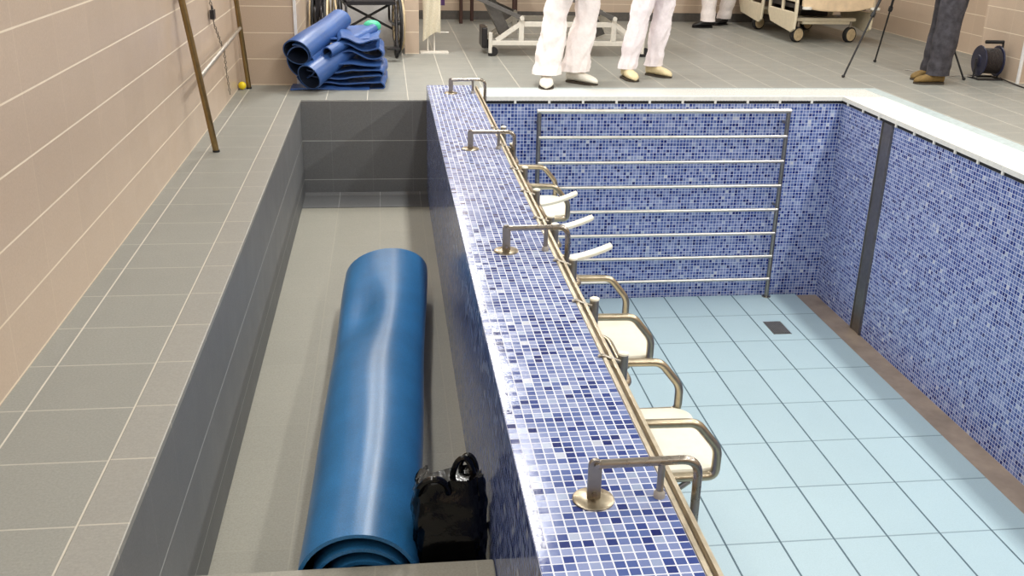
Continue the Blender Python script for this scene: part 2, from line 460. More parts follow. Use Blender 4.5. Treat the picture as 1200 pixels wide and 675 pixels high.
# ------------------------------------------------------------------ grab rails on the partition
RZ = HP+0.100
def grab_rail():
    t = thing('grab_rail', 'stainless grab rail on the partition, the nearest of the four', 'grab rail', (0.467, 1.985, HP), group='grab rails bolted along the partition')
    x, y = 0.467, 1.985
    MB().lathe((x, y, HP), (0,0,1), [(0, 0.050), (0.004, 0.050), (0.0065, 0.046), (0.007, 0.0)], 32).build('base_plate', M['steelw'], t, True)
    w = 0.016; out = [(x-w, y-0.006, HP+0.005), (x+w, y-0.006, HP+0.005)]
    for k in range(9):
        a = PI*k/8; out.append((x+w*math.cos(a), y-0.006, RZ-0.004+w*math.sin(a)))
    MB().plate(out, (0, 0.012, 0)).build('upright', M['steeld'], t, bevel=0.001)
    MB().cyl((x+0.002, y-0.006, RZ-0.002), (x+0.002, y-0.013, RZ-0.002), 0.006).build('bolt', M['steel'], t, True)
    MB().cyl((x, y-0.006, HP+0.02), (x, y-0.014, HP+0.02), 0.006).build('bolt', M['steel'], t, True)
    pts = fillet([(x+0.006, y+0.001, RZ-0.003), (0.7185, y, RZ), (0.7185, y-0.008, -0.34), (0.66, y-0.008, -0.40)], 0.045, 8)
    MB().tube(pts, 0.0112, 14).build('rail', M['steel'], t, True)
    MB().cyl((0.628, y, RZ-0.006), (0.628, y, HP+0.014), 0.0085).build('prop', M['steeld'], t, True)
    MB().lathe((0.628, y, HP), (0,0,1), [(0, 0.014), (0.012, 0.014), (0.018, 0.010), (0.018, 0)], 20).build('foot', M['grey'], t, True)
    return t
g0 = grab_rail()
for y, lab in ((3.79, 'stainless grab rail on the partition, second nearest, beside the curved white pads'),
               (5.565, 'stainless grab rail on the partition, third from the front, beside the farthest pool seat'),
               (7.32, 'stainless grab rail at the far end of the partition')):
    dup(g0, (0.467, y, HP), lab)

# ------------------------------------------------------------------ pool seats hung on the partition
XPO = 0.722
def post(parent, y, zb=-0.62):
    p = MB().cyl((XPO, y, zb), (XPO, y, 0.118), 0.0165, 18)
    o = p.build('post', M['steeld'], parent, True)
    c = MB().lathe((XPO, y, 0.116), (0,0,1), [(0, 0.0175), (0.006, 0.0175), (0.009, 0.013), (0.0095, 0)], 18).build('cap', M['cream'], o, True)
    h = MB().tube(fillet([(XPO-0.012, y-0.01, 0.098), (0.668, y-0.012, 0.112), (0.650, y-0.012, 0.122), (0.640, y-0.012, 0.116)], 0.012, 4), 0.0065, 10)
    h.build('hook', M['steeld'], o, True)
    return o
def arm_pts(y):
    return fillet([(XPO, y, -0.135), (0.985, y, -0.140), (1.066, y, -0.240), (1.066, y, -0.345), (XPO, y, -0.348)], 0.028, 5)
def pool_seat(y0, y1, label):
    t = thing('pool_chair', label, 'chair', (XPO, (y0+y1)/2, -0.62), group='steel framed pool seats hung on the partition')
    for y in (y0, y1): post(t, y)
    for y in (y0, y1):
        MB().tube(arm_pts(y), 0.0155, 14).build('armrest', M['steelw'], t, True)
    MB().tube(fillet([(XPO, y0+0.01, 0.0), (0.762, y0+0.05, -0.012), (0.768, y1-0.05, -0.020), (XPO, y1-0.01, -0.02)], 0.04), 0.0125, 12).build('back_bar', M['steelw'], t, True)
    MB().cyl((XPO, y0, -0.58), (XPO, y1, -0.58), 0.012).cyl((XPO, y0, -0.56), (0.98, y0, -0.36), 0.010).cyl((XPO, y1, -0.56), (0.98, y1, -0.36), 0.010).build('bracket', M['steeld'], t, True)
    # moulded seat: rounded front corners, gently dished
    n = 10; out = []
    x0, x1 = 0.745, 1.098; a, b = y0+0.012, y1-0.012; r = 0.07
    for cx, cy, s in ((x1-r, a+r, -PI/2), (x1-r, b-r, 0)):
        for k in range(n+1):
            q = s+PI/2*k/n; out.append((cx+r*math.cos(q), cy+r*math.sin(q), -0.352))
    out += [(x0, b, -0.352), (x0, a, -0.352)]
    MB().plate(out, (0, 0, 0.030)).build('seat', M['cream'], t, bevel=0.009)
    return t
pool_seat(2.78, 3.24, 'white pool seat with steel loop armrests, the nearest, seen beside the nearest grab rail')
pool_seat(3.67, 4.12, 'white pool seat with steel loop armrests, second nearest, directly in front of the curved pads')
pool_seat(5.67, 6.13, 'white pool seat with steel loop armrests, farthest of the three, behind the curved pads')
def curved_pad(y, label):
    t = thing('curved_support_pad', label, 'support pad', (XPO, y, -0.62), group='curved white support pads on posts')
    post(t, y)
    rings = []; n = 14
    for k in range(n+1):
        s = k/n; xx = 0.765+0.245*s; zz = -0.088+0.055*s*s+0.008*s
        w = 0.031*(1.0 if s < 0.9 else 1.0-(s-0.9)*1.5); h = 0.008
        rings.append([(xx, y-w, zz-h), (xx, y+w, zz-h), (xx, y+w, zz+h), (xx, y-w, zz+h)])
    MB().rings(rings).build('pad', M['cream'], t, bevel=0.004)
    MB().cyl((XPO, y, -0.09), (0.80, y, -0.099), 0.010).cyl((XPO, y, -0.20), (0.79, y, -0.100), 0.007).build('bracket', M['steeld'], t, True)
    MB().cyl((0.765, y, -0.02), (0.765, y+0.40, -0.02), 0.012).cyl((XPO, y, -0.02), (0.765, y, -0.02), 0.011).cyl((0.765, y+0.40, -0.02), (0.70, y+0.40, 0.075), 0.009).build('bar', M['steelw'], t, True)
    return t
curved_pad(4.24, 'curved white pad on a steel post, the nearest of the three')
curved_pad(4.68, 'curved white pad on a steel post, the middle one of the three')
curved_pad(5.12, 'curved white pad on a steel post, the farthest of the three')

# ------------------------------------------------------------------ exercise bars on the far pool wall
wbx0, wbx1, wy = 1.187, 3.232, YF-0.10
t = thing('wall_bars', 'stainless horizontal exercise bars fixed to the far pool wall', 'wall bars', ((wbx0+wbx1)/2, wy, ZP))
for x in (wbx0, wbx1):
    o = MB().tube([(x, wy, ZP), (x, wy, -0.095)], 0.0185, 16).build('post', M['steeld'], t, True)
    MB().lathe((x, wy, ZP), (0,0,1), [(0, 0.038), (0.008, 0.038), (0.010, 0.02)], 20).build('foot_plate', M['steel'], o, True)
    for zf in (-0.20, -0.9): MB().cyl((x, wy, zf), (x, YF, zf), 0.011).build('fixing', M['steel'], o, True)
for k in range(8):
    z = -0.095-0.207*k
    if k == 0: a, b, r = wbx0-0.018, wbx1+0.018, 0.019
    else: a, b, r = wbx0, wbx1, 0.0135
    MB().cyl((a, wy-(0.0 if k == 0 else 0.012), z), (b, wy-(0.0 if k == 0 else 0.012), z), r, 16).build('bar', M['bar'], t, True)
# floor drain
d = thing('floor_drain', 'dark square drain grate set in the pool floor', 'drain', (3.076, 7.027, ZP))
MB().box(3.003, 3.150, 6.90, 7.15, ZP, ZP+0.003).build('frame', M['steeld'], d)
gr = MB()
for k in range(9): gr.box(3.012+0.015*k, 3.020+0.015*k, 6.915, 7.135, ZP+0.003, ZP+0.006)
gr.build('grate', M['armgrey'], d)

# ------------------------------------------------------------------ mats
def ribbon(profile, th):
    """closed outline of a strip of thickness th following a 2-D profile (th may be scaled)"""
    L, R = [], []
    n = len(profile)
    for i, (x, y) in enumerate(profile):
        a = profile[max(0, i-1)]; b = profile[min(n-1, i+1)]
        dx, dy = b[0]-a[0], b[1]-a[1]; l = math.hypot(dx, dy) or 1
        nx, ny = -dy/l*th/2, dx/l*th/2
        L.append((x+nx, y+ny)); R.append((x-nx, y-ny))
    return L+R[::-1]
def strip_mesh(mb, prof_at, frames, two=False):
    """prof_at(s)->outline (2-D), frames(s)->origin,u,v for s in 0..1 steps"""
    rings = []
    for s in frames:
        o, u, v, k = s
        rings.append([o+u*x+v*y for x, y in prof_at(k)])
    n = len(rings[0]); off = len(mb.v)
    for r in rings: mb.v += r
    m = len(rings)
    for i in range(m-1):
        for k in range(n):
            k2 = (k+1) % n
            mb.f.append([off+i*n+k, off+i*n+k2, off+(i+1)*n+k2, off+(i+1)*n+k]); mb.mi.append(1 if (two and k < n//2-1) else 0)
    h = n//2
    for i in (0, m-1):
        for k in range(h-1):
            q = [off+i*n+k, off+i*n+k+1, off+i*n+n-2-k, off+i*n+n-1-k]
            mb.f.append(q if i else q[::-1]); mb.mi.append(0)
    return mb
def spiral(turns, r1, th0, squash, n=150, cx=0.35, cz=-0.85):
    pr = []
    for i in range(n+1):
        q = i/n; a = th0+q*turns*2*PI; r = 1-(1-r1)*q
        if q < 0.06: r += 0.05*(0.06-q)/0.06
        pr.append((r*math.cos(a)+(1-r)*cx, squash*(r*math.sin(a)+(1-r)*cz)))
    return pr
# large roll lying in the trench
mb = MB(); frames = []
Y0, Y1, NS = 2.60, 5.42, 54
for i in range(NS+1):
    s = i/NS; frames.append((V((0, Y0+(Y1-Y0)*s, 0)), V((1,0,0)), V((0,0,1)), s))
def big(s):
    a = 0.200+0.043*s; b = 0.190-0.026*s
    cx = -0.137+0.098*s; y = Y0+(Y1-Y0)*s
    pr = []
    for i in range(171):
        q = i/170; ang = math.radians(-35)+q*3.9*2*PI; r = 1-0.62*q**0.9
        if q < 0.05: r += 0.03*(0.05-q)/0.05
        X = r*math.cos(ang)+(1-r)*0.30; Z = r*math.sin(ang)-(1-r)*0.62
        # flatten where it rests on the floor
        x = cx+a*X; z = ZT+0.008+b+b*max(Z, -0.97)
        # soft dent in the top, and slow waviness of a soft sheet
        dd = math.exp(-((y-4.55)/0.38)**2-((ang-math.radians(112))/0.42)**2)
        z -= 0.045*dd; x += 0.012*dd
        w = 0.006*math.sin(y*3.1+1.0)*math.sin(ang*2+y)
        x += w*math.cos(ang); z += w*math.sin(ang) if Z > -0.9 else 0
        pr.append((x, z))
    return ribbon(pr, 0.013)
strip_mesh(mb, big, frames, True)
# the far edge is cut slightly askew
for v in mb.v:
    k = (v.y-Y0)/(Y1-Y0)
    if k > 0.6: v.y += (k-0.6)/0.4*(0.30*(v.x+0.03)+0.10*(v.z+0.6))
    if k < 0.1: v.y -= (0.1-k)/0.1*0.0
tag(mb.build('rolled_mat', [M['mat'], M['matin']], None, True), 'long bright blue foam mat rolled up and lying in the trench', 'mat')

def roll(name, a, b, r, turns, r1, th0, squash, label, mat, th=0.010, group=None, parent=None, flap=0.0, taper=1.0):
    a, b = V(a), V(b); d = (b-a); L = d.length; d.normalize()
    u = d.cross(V((0,0,1))).normalized(); v = u.cross(d).normalized()
    base = spiral(turns, r1, th0, squash, 110, 0.2, -0.75)
    if flap:
        x0, y0 = base[0]; ext = [(x0+flap*(1-k/8)*math.cos(-0.15)*1.0, y0-0.12*(1-k/8)-0.0) for k in range(8)]
        base = ext+base
    def pf(s):
        rr = r*(1+(taper-1)*s)
        return ribbon([(x*rr, y*rr) for x, y in base], th)
    fr = []
    for i in range(13):
        s = i/12; fr.append((a+d*L*s+v*0.004*math.sin(s*7), u, v, s))
    m = strip_mesh(MB(), pf, fr, True)
    return m
def serp(w, layers, gap, wob=0.0):
    pr = []
    for l in range(layers):
        xs = [i/10 for i in range(11)]
        if l % 2: xs = xs[::-1]
        for q in xs: pr.append((q*w, l*gap+wob*math.sin(q*6+l)))
        if l < layers-1:
            sx = w if l % 2 == 0 else 0.0; sg = 1 if l % 2 == 0 else -1
            for k in range(1, 6):
                a = -PI/2+PI*k/6
                pr.append((sx+sg*gap*0.55*math.cos(a), l*gap+gap/2+gap/2*math.sin(a)))
    return pr
G = 'heap of blue foam mats at the end of the trench'
def folded(o, u, v, d, L, w, layers, gap, th, wob=0.006, steps=10, bow=0.0, tap=1.0):
    o, u, v, d = V(o), V(u).normalized(), V(v).normalized(), V(d).normalized()
    base = serp(w, layers, gap, wob)
    fr = []
    for i in range(steps+1):
        s = i/steps
        fr.append((o+d*L*s+v*bow*math.sin(PI*s), u, v, s))
    return strip_mesh(MB(), lambda s: ribbon([(x*(1+(tap-1)*s), y+0.004*math.sin(5*s+x*9)) for x, y in base], th), fr)
# bottom: folded in loose layers, ends at the right
def crumple(m, amp, seed, fz=1.0):
    for v in m.v:
        n1 = noise.noise(V((v.x*4+seed, v.y*4, v.z*3))); n2 = noise.noise(V((v.x*9, v.y*9+seed, v.z*6)))
        h = min(1.0, max(0.0, v.z/0.03))
        v.z += amp*(n1+0.5*n2)*fz*h; v.x += amp*0.8*noise.noise(V((v.y*5, v.z*6, seed+3)))*h
    return m
m = folded((-0.60, 8.12, 0.010), (1,0.02,0), (0,0,1), (0.05,1,0), 0.56, 0.56, 5, 0.046, 0.010, wob=0.012)
tag(crumple(m, 0.022, 1.0).build('folded_mat', M['mat2'], None, True), 'blue foam mat folded in loose layers, bottom of the heap by the left wall', 'mat', G)
m = folded((-0.755, 8.055, 0.008), (1,0.05,0), (0,0,1), (0.0,1,0), 0.40, 0.62, 1, 0.03, 0.010, wob=0.002)
tag(m.build('flat_mat', M['mat2'], None, True), 'blue foam mat lying flat on the tiles under the front of the heap', 'mat', G)
m = folded((-0.36, 8.20, 0.270), (1,-0.10,-0.06), (0.05,0,1), (0.02,1,0.03), 0.48, 0.30, 3, 0.060, 0.010, wob=0.016)
tag(crumple(m, 0.03, 4.0).build('folded_mat', M['mat2'], None, True), 'blue foam mat folded in loose loops on the right side of the heap', 'mat', G)
m = roll('x', (-0.610, 8.00, 0.122), (-0.10, 8.62, 0.400), 0.122, 1.35, 0.80, math.radians(-170), 0.92, '', None, taper=0.42)
tag(m.build('rolled_mat', [M['mat2'], M['matin']], None, True), 'blue foam mat in a wide open roll at the front of the heap', 'mat', G)
m = roll('x', (-0.46, 8.10, 0.295), (-0.10, 8.60, 0.42), 0.050, 1.3, 0.75, math.radians(-120), 0.85, '', None, taper=0.9)
tag(m.build('rolled_mat', [M['mat2'], M['matin']], None, True), 'thin blue foam mat in a small tight roll, middle of the heap', 'mat', G)
m = folded((-0.62, 8.24, 0.335), (1,0.20,0.02), (0,-0.3,1), (-0.02,1,0.13), 0.42, 0.50, 2, 0.034, 0.010, wob=0.008)
tag(crumple(m, 0.012, 7.0).build('folded_mat', M['mat2'], None, True), 'pale blue foam mat doubled flat under the topmost roll of the heap', 'mat', G)
m = roll('x', (-0.665, 8.10, 0.215), (-0.38, 8.60, 0.330), 0.135, 0.95, 0.90, math.radians(55), 0.95, '', None, taper=0.9)
tag(m.build('rolled_mat', [M['mat2'], M['matin']], None, True), 'blue foam mat bent over in an open loop at the left edge of the heap', 'mat', G)
m = roll('x', (-0.700, 8.08, 0.300), (-0.37, 8.62, 0.500), 0.140, 1.5, 0.72, math.radians(-75), 0.78, '', None, taper=0.74)
tag(m.build('rolled_mat', [M['mat2'], M['matin']], None, True), 'shiny blue foam mat rolled up on the very top of the heap', 'mat', G)
tag(MB().sphere((-0.110, 8.72, 0.425), 0.066, 20, 12, (1.15, 1, 0.8)).build('rubber_ball', M['green'], None, True),
    'green rubber ball resting on the heap of blue mats', 'ball')
tag(MB().sphere((-1.132, 8.10, 0.032), 0.031, 20, 12).build('rubber_ball', M['yellow'], None, True),
    'small yellow ball on the floor in the corner by the left wall', 'ball')

# ------------------------------------------------------------------ black bag beside the roll
t = thing('plastic_bag', 'black shiny plastic bag with loop handles beside the rolled mat', 'bag', (0.172, 2.75, ZT))
bm_ = MB(); rings = []
NR = 26
for i in range(NR+1):
    s = i/NR; z = ZT+0.002+0.475*s
    ring = []
    for k in range(40):
        a = 2*PI*k/40; ca, sa = math.cos(a), math.sin(a)
        sx = 0.116*(abs(ca)**0.38)*(1 if ca > 0 else -1); sy = 0.095*(abs(sa)**0.55)*(1 if sa > 0 else -1)
        f = 1.0+0.03*math.sin(PI*s) - (0.10*max(0, s-0.85)/0.15)
        fy = f*(1-0.55*max(0, s-0.55)/0.45)
        cr = 0.006*noise.noise(V((ca*3, sa*3, s*9)))+0.004*noise.noise(V((ca*9, sa*9, s*25)))
        ring.append((0.172+sx*f+cr*2, 2.75+sy*fy+cr*2, z+cr*2*(s > .05)))
    rings.append(ring)
bm_.rings(rings)
bm_.build('bag_body', M['bag'], t, True)
def loop(xc, y, w, h, tilt):
    pts = []
    for k in range(15):
        a = PI*k/14; pts.append((xc-w*math.cos(a), y+tilt*math.sin(a), ZT+0.44+h*math.sin(a)))
    return pts
MB().tube(loop(0.118, 2.70, 0.048, 0.065, -0.02), 0.011, 8).build('handle', M['bag'], t, True)
MB().tube(loop(0.215, 2.74, 0.036, 0.095, 0.01), 0.010, 8).build('handle', M['bag'], t, True)
MB().tube(loop(0.235, 2.79, 0.030, 0.070, 0.02), 0.009, 8).build('handle', M['bag'], t, True)

# ------------------------------------------------------------------ frame leaning on the left wall, chain
t = thing('leaning_frame', 'bronze steel frame of two poles and a rung leaning on the left wall', 'frame', (-1.05, 7.05, 0))
P1a, P1b = V((-1.02, 6.01, 0.0)), V((-1.138, 5.91, 1.02))
P2a, P2b = V((-1.085, 8.14, 0.0)), V((-1.140, 8.00, 1.02))
for a, b in ((P1a, P1b), (P2a, P2b)):
    o = MB().tube([a, b], 0.0185, 14).build('pole', M['bronze'], t, True)
    MB().cyl(a, a+V((0,0,0.012)), 0.021).build('foot', M['rubber'], o, True)
MB().cyl(P1a.lerp(P1b, 0.44), P2a.lerp(P2b, 0.47), 0.0125).build('rung', M['bar'], t, True)
MB().cyl(P1a.lerp(P1b, 0.905), P2a.lerp(P2b, 0.93), 0.018).build('top_bar', M['cream'], t, True)
t = thing('hanging_chain', 'thin steel chain with a small black padlock hanging on the left wall', 'chain', (-1.145, 7.4, 0.06))
cpts = [V((-1.146, 6.90, 1.30)), V((-1.146, 6.98, 0.85)), V((-1.146, 7.09, 0.62)), V((-1.13, 7.33, 0.40)), V((-1.146, 7.46, 0.24)), V((-1.146, 7.55, 0.06))]
cm = MB(); 
for i in range(len(cpts)-1):
    a, b = cpts[i], cpts[i+1]; n = max(2, int((b-a).length/0.026))
    for k in range(n):
        c = a.lerp(b, (k+0.5)/n); d = (b-a).normalized()
        sd = V((1,0,0)) if k % 2 else d.cross(V((1,0,0))).normalized()
        cm.tube([c+d*0.015*math.cos(2*PI*q/8)+sd*0.007*math.sin(2*PI*q/8) for q in range(8)], 0.003, 6, closed=True)
cm.build('chain', M['steeld'], t, True)
cc = V((-1.14, 7.03, 0.69))
pl = MB().box(cc.x-0.014, cc.x+0.014, cc.y-0.034, cc.y+0.034, cc.z-0.03, cc.z+0.03)
pl.tube([cc+V((0, 0.02*math.cos(PI*k/8), 0.03+0.025*math.sin(PI*k/8))) for k in range(9)], 0.004, 8)
pl.build('padlock', M['dark'], t, bevel=0.003)

# ------------------------------------------------------------------ wheelchairs
def wheelchair(x, y, rz, label):
    t = thing('wheelchair', label, 'wheelchair', (x, y, 0), rz, group='folding wheelchairs in the alcove')
    def B(m, name, mat, par=t, sm=True): return m.build(name, mat, par, sm, world=False)
    for s in (-1, 1):
        wx = 0.285*s; r = 0.30
        circ = lambda R, xx, n=40: [(xx, math.cos(2*PI*k/n)*R, 0.302+math.sin(2*PI*k/n)*R) for k in range(n)]
        w = B(MB().tube(circ(0.285, wx), 0.015, 10, closed=True), 'wheel', M['rubber'])
        B(MB().tube(circ(0.265, wx), 0.009, 8, closed=True), 'rim', M['rim'], w)
        B(MB().tube(circ(0.250, wx+0.035*s), 0.010, 8, closed=True), 'hand_rim', M['rim'], w)
        h = MB().cyl((wx-0.03*s, 0, 0.302), (wx+0.03*s, 0, 0.302), 0.025)
        for k in range(14):
            a = 2*PI*k/14; h.cyl((wx, 0, 0.302), (wx, math.cos(a)*0.26, 0.302+math.sin(a)*0.26), 0.003, 5)
        B(h, 'hub', M['dark'], w)
        fx = 0.235*s
        fr = MB().tube(fillet([(fx, 0.22, 0.92), (fx, 0.2, 0.30), (fx, -0.28, 0.30), (fx, -0.30, 0.50), (fx, 0.19, 0.50)], 0.05), 0.012, 10)
        fr.cyl((fx, 0.2, 0.68), (fx, -0.18, 0.68), 0.011).cyl((fx, -0.18, 0.68), (fx, -0.18, 0.50), 0.011)
        fr.cyl((fx, -0.30, 0.46), (fx*0.9, -0.46, 0.14), 0.011)
        B(fr, 'side_frame', M['dark'])
        c = MB().lathe((fx-0.012, -0.27, 0.078), (1,0,0), [(0, 0.04), (0.0, 0.076), (0.024, 0.076), (0.024, 0.04)], 24)
        cw = B(c, 'caster', M['rubber'])
        B(MB().cyl((fx, -0.27, 0.30), (fx, -0.25, 0.16), 0.012).box(fx-0.022, fx-0.016, -0.30, -0.24, 0.07, 0.17).box(fx+0.016, fx+0.022, -0.30, -0.24, 0.07, 0.17), 'fork', M['dark'], cw)
        B(MB().box(fx*0.9-0.10 if s > 0 else fx*0.9-0.02, fx*0.9+0.02 if s > 0 else fx*0.9+0.10, -0.55, -0.42, 0.115, 0.13), 'footrest', M['dark'], t, False)
        B(MB().cyl((fx, 0.22, 0.91), (fx, 0.34, 0.91), 0.016), 'grip', M['rubber'])
        B(MB().box(fx-0.02, fx+0.02, -0.16, 0.12, 0.69, 0.72), 'arm_pad', M['blackfab'], t, False)
    B(MB().cyl((-0.23, -0.05, 0.25), (0.23, -0.05, 0.49), 0.012).cyl((-0.23, -0.05, 0.49), (0.23, -0.05, 0.25), 0.012).cyl((0, -0.07, 0.37), (0, -0.03, 0.37), 0.016), 'cross_brace', M['dark'])
    B(MB().box(-0.225, 0.225, -0.28, 0.18, 0.495, 0.53), 'seat', M['blackfab'], t, False)
    B(MB().box(-0.225, 0.225, 0.19, 0.225, 0.53, 0.88), 'backrest', M['blackfab'], t, False)
    return t
wheelchair(-0.165, 10.06, 0.13, 'black folding wheelchair with its cross brace showing, right one in the alcove')
t = thing('wheelchair', 'dark folded wheelchair, left one in the alcove behind the blue mats', 'wheelchair', (-0.60, 9.70, 0), 0.0, group='folding wheelchairs in the alcove')
for s in (-1, 1):
    wx = 0.055*s; circ = lambda R, xx, n=40: [(xx, math.cos(2*PI*k/n)*R, 0.302+math.sin(2*PI*k/n)*R) for k in range(n)]
    w = MB().tube(circ(0.285, wx), 0.015, 10, closed=True).build('wheel', M['rubber'], t, True, world=False)
    MB().tube(circ(0.262, wx+0.02*s), 0.012, 8, closed=True).build('hand_rim', M['rim'], w, True, world=False)
    MB().tube(fillet([(wx*0.5, 0.22, 0.92), (wx*0.5, 0.2, 0.30), (wx*0.5, -0.28, 0.30), (wx*0.5, -0.30, 0.50), (wx*0.5, 0.19, 0.50)], 0.05), 0.012, 10).build('side_frame', M['dark'], t, True, world=False)
    MB().lathe((wx*0.7-0.012, -0.30, 0.078), (1,0,0), [(0, 0.04), (0.0, 0.076), (0.024, 0.076), (0.024, 0.04)], 24).build('caster', M['rubber'], t, True, world=False)
MB().box(-0.02, 0.02, -0.28, 0.18, 0.42, 0.60).build('seat', M['blackfab'], t, world=False)
MB().box(-0.02, 0.02, 0.17, 0.25, 0.50, 0.88).build('backrest', M['blackfab'], t, world=False)

# ------------------------------------------------------------------ towel on its small stand
t = thing('towel_stand', 'small metal stand on two legs beside the alcove wall', 'stand', (0.47, 10.2, 0))
for x in (0.42, 0.485): MB().cyl((x, 10.2, 0.006), (x, 10.2, 0.80), 0.008).build('leg', M['ywhite'], t, True)
MB().box(0.345, 0.625, 10.13, 10.27, 0.0, 0.012).build('base', M['ywhite'], t)
MB().cyl((0.40, 10.2, 0.80), (0.62, 10.2, 0.80), 0.009).cyl((0.485, 10.2, 0.20), (0.63, 10.2, 0.20), 0.006).build('rail', M['ywhite'], t, True)
tw = MB(); rings = []
for i in range(15):
    s = i/14; z = 0.815-0.66*s; row = []
    wl, wr = 0.336+0.02*math.sin(s*3)+0.03*s, 0.545
    zb = lambda q: z+(0.13*s*s*(0.5-abs(q-0.8)) if s > 0.6 else 0)
    pts = [(wl+(wr-wl)*q, 10.165+0.02*math.sin(q*9+s*4)-0.03*s*q, zb(q)) for q in [k/12 for k in range(13)]]
    back = [(x, y+0.012, z2) for x, y, z2 in reversed(pts)]
    rings.append(pts+back)
tw.rings(rings)
tag(tw.build('towel', M['towel'], None, True), 'off-white towel hanging from the small stand beside the alcove', 'towel')
m = MB(); rings = []
for i in range(8):
    s = i/7; z = 0.78-0.32*s
    pts = [(0.535+0.055*q, 10.20+0.01*math.sin(q*8+s*3), z) for q in [k/5 for k in range(6)]]
    rings.append(pts+[(x, y+0.01, z2) for x, y, z2 in reversed(pts)])
m.rings(rings); tag(m.build('purple_cloth', M['purple'], None, True), 'purple cloth hanging beside the off-white towel', 'cloth')

# ------------------------------------------------------------------ treatment couch
t = thing('treatment_couch', 'white steel frame of a height adjustable treatment couch on castors', 'couch', (1.80, 10.3, 0))
for y in (10.0, 10.55):
    m = MB().box(1.04, 2.56, y-0.02, y+0.02, 0.105, 0.150)
    for px in (1.335, 2.265): m.box(px-0.025, px+0.025, y-0.02, y+0.02, 0.15, 0.37)
    m.box(1.36, 2.24, y-0.015, y+0.015, 0.285, 0.335)
    m.build('base_rail', M['ywhite'], t, bevel=0.004)
    m = MB()
    for a, b in (((1.09, y, 0.15), (1.325, y, 0.315)), ((2.51, y, 0.15), (2.275, y, 0.315))):
        A, Bv = V(a), V(b); d = (Bv-A).normalized(); n = V((-d.z, 0, d.x))*0.022
        m.plate([A+n+V((0,-.014,0)), A-n+V((0,-.014,0)), Bv-n+V((0,-.014,0)), Bv+n+V((0,-.014,0))], (0, 0.028, 0))
    m.build('brace', M['ywhite'], t)
    for (ax, az), (bx, bz) in (((1.335, 0.37), (0.88, 0.56)), ((2.265, 0.37), (1.81, 0.56))):
        A, Bv = V((ax, y-0.03, az)), V((bx, y-0.03, bz)); d = (Bv-A).normalized(); n = V((-d.z, 0, d.x))*0.020
        m = MB().plate([A+n, A-n, Bv-n, Bv+n], (0, 0.02, 0))
        o = m.build('lift_arm', M['armgrey'], t, bevel=0.003)
        MB().cyl((ax, y-0.045, az), (ax, y, az), 0.022).build('pivot', M['ywhite'], o, True)
for (ax, az), (bx, bz) in (((1.20, 0.19), (1.02, 0.54)), ((2.15, 0.19), (1.97, 0.54))):
    A, Bv = V((ax, 10.1, az)), V((bx, 10.1, bz)); n = V((0.05, 0, 0.02))
    MB().plate([A+n, A-n, Bv-n, Bv+n], (0, 0.3, 0)).build('lift_plate', M['armgrey'], t)
for x in (1.03, 2.57):
    for y in (9.99, 10.56):
        o = MB().cyl((x, y, 0.03), (x, y, 0.23), 0.020).build('leg', M['ywhite'], t, True)
        MB().lathe((x+0.03, y, 0.045), (0,1,0), [(-0.015, 0.02), (-0.015, 0.044), (0.015, 0.044), (0.015, 0.02)]).cyl((x, y, 0), (x, y, 0.03), 0.022).build('castor', M['rubber'], o, True)
MB().box(0.955, 1.01, 10.1, 10.42, 0.06, 0.26).build('motor_box', M['dark'], t, bevel=0.01)
MB().box(0.86, 2.60, 10.0, 10.56, 0.55, 0.62).build('upper_frame', M['ywhite'], t, bevel=0.005)
MB().box(0.80, 2.66, 9.95, 10.61, 0.62, 0.69).build('couch_pad', M['reel'], t, bevel=0.02)
# small table against the far wall: legs only come into view
t = thing('side_table', 'low table with thin dark legs against the far wall', 'table', (1.3, 12.9, 0))
for x, y in ((0.94, 12.75), (1.10, 13.05), (1.66, 13.05), (1.60, 12.75)):
    MB().cyl((x, y, 0), (x, y, 0.60), 0.022).build('leg', M['wood'], t, True)
MB().box(0.88, 1.74, 12.68, 13.12, 0.60, 0.63).build('table_top', M['wood'], t, bevel=0.004)

# ------------------------------------------------------------------ hospital bed
BR = 0.02
t = thing('hospital_bed', 'beige hospital bed with plastic side rails on big castors', 'bed', (5.02, 12.02, 0), BR)
def B(m, name, mat, par=None, sm=False, bev=0.0): return m.build(name, mat, par or t, sm, bev, world=False)
# local: x -0.42..0.46, y -1.0 (foot, near) .. 1.0
for x in (-0.34, 0.30):
    for y in (-0.78, 0.42):
        o = B(MB().lathe(V((x, y, 0.085))-V((0.35,-0.94,0))*0.028, (0.35,-0.94,0), [(0, 0.03), (0, 0.082), (0.006, 0.087), (0.05, 0.087), (0.056, 0.082), (0.056, 0.03)], 28), 'castor', M['rubber'], None, True)
        B(MB().lathe(V((x, y, 0.085))-V((0.35,-0.94,0))*0.032, (0.35,-0.94,0), [(0, 0.0), (0, 0.066), (0.004, 0.070), (0.060, 0.070), (0.064, 0.066), (0.064, 0.0)], 28), 'hub_cover', M['rim'], o, True)
        B(MB().cyl((x, y, 0.17), (x, y, 0.26), 0.018), 'stem', M['steeld'], o, True)
B(MB().box(-0.30, 0.28, -0.80, 0.46, 0.20, 0.26).box(-0.38, 0.34, -0.82, -0.74, 0.235, 0.275).box(-0.38, 0.34, 0.38, 0.46, 0.235, 0.275), 'base_frame', M['bedplastic'], None, False, 0.01)
for yl in (-0.45, 0.35): B(MB().box(-0.18, 0.16, yl, yl+0.2, 0.24, 0.40), 'lift_column', M['dark'], None, False, 0.01)
B(MB().box(-0.40, 0.38, -0.95, 1.02, 0.37, 0.42), 'deck_frame', M['dark'], None, False, 0.01)
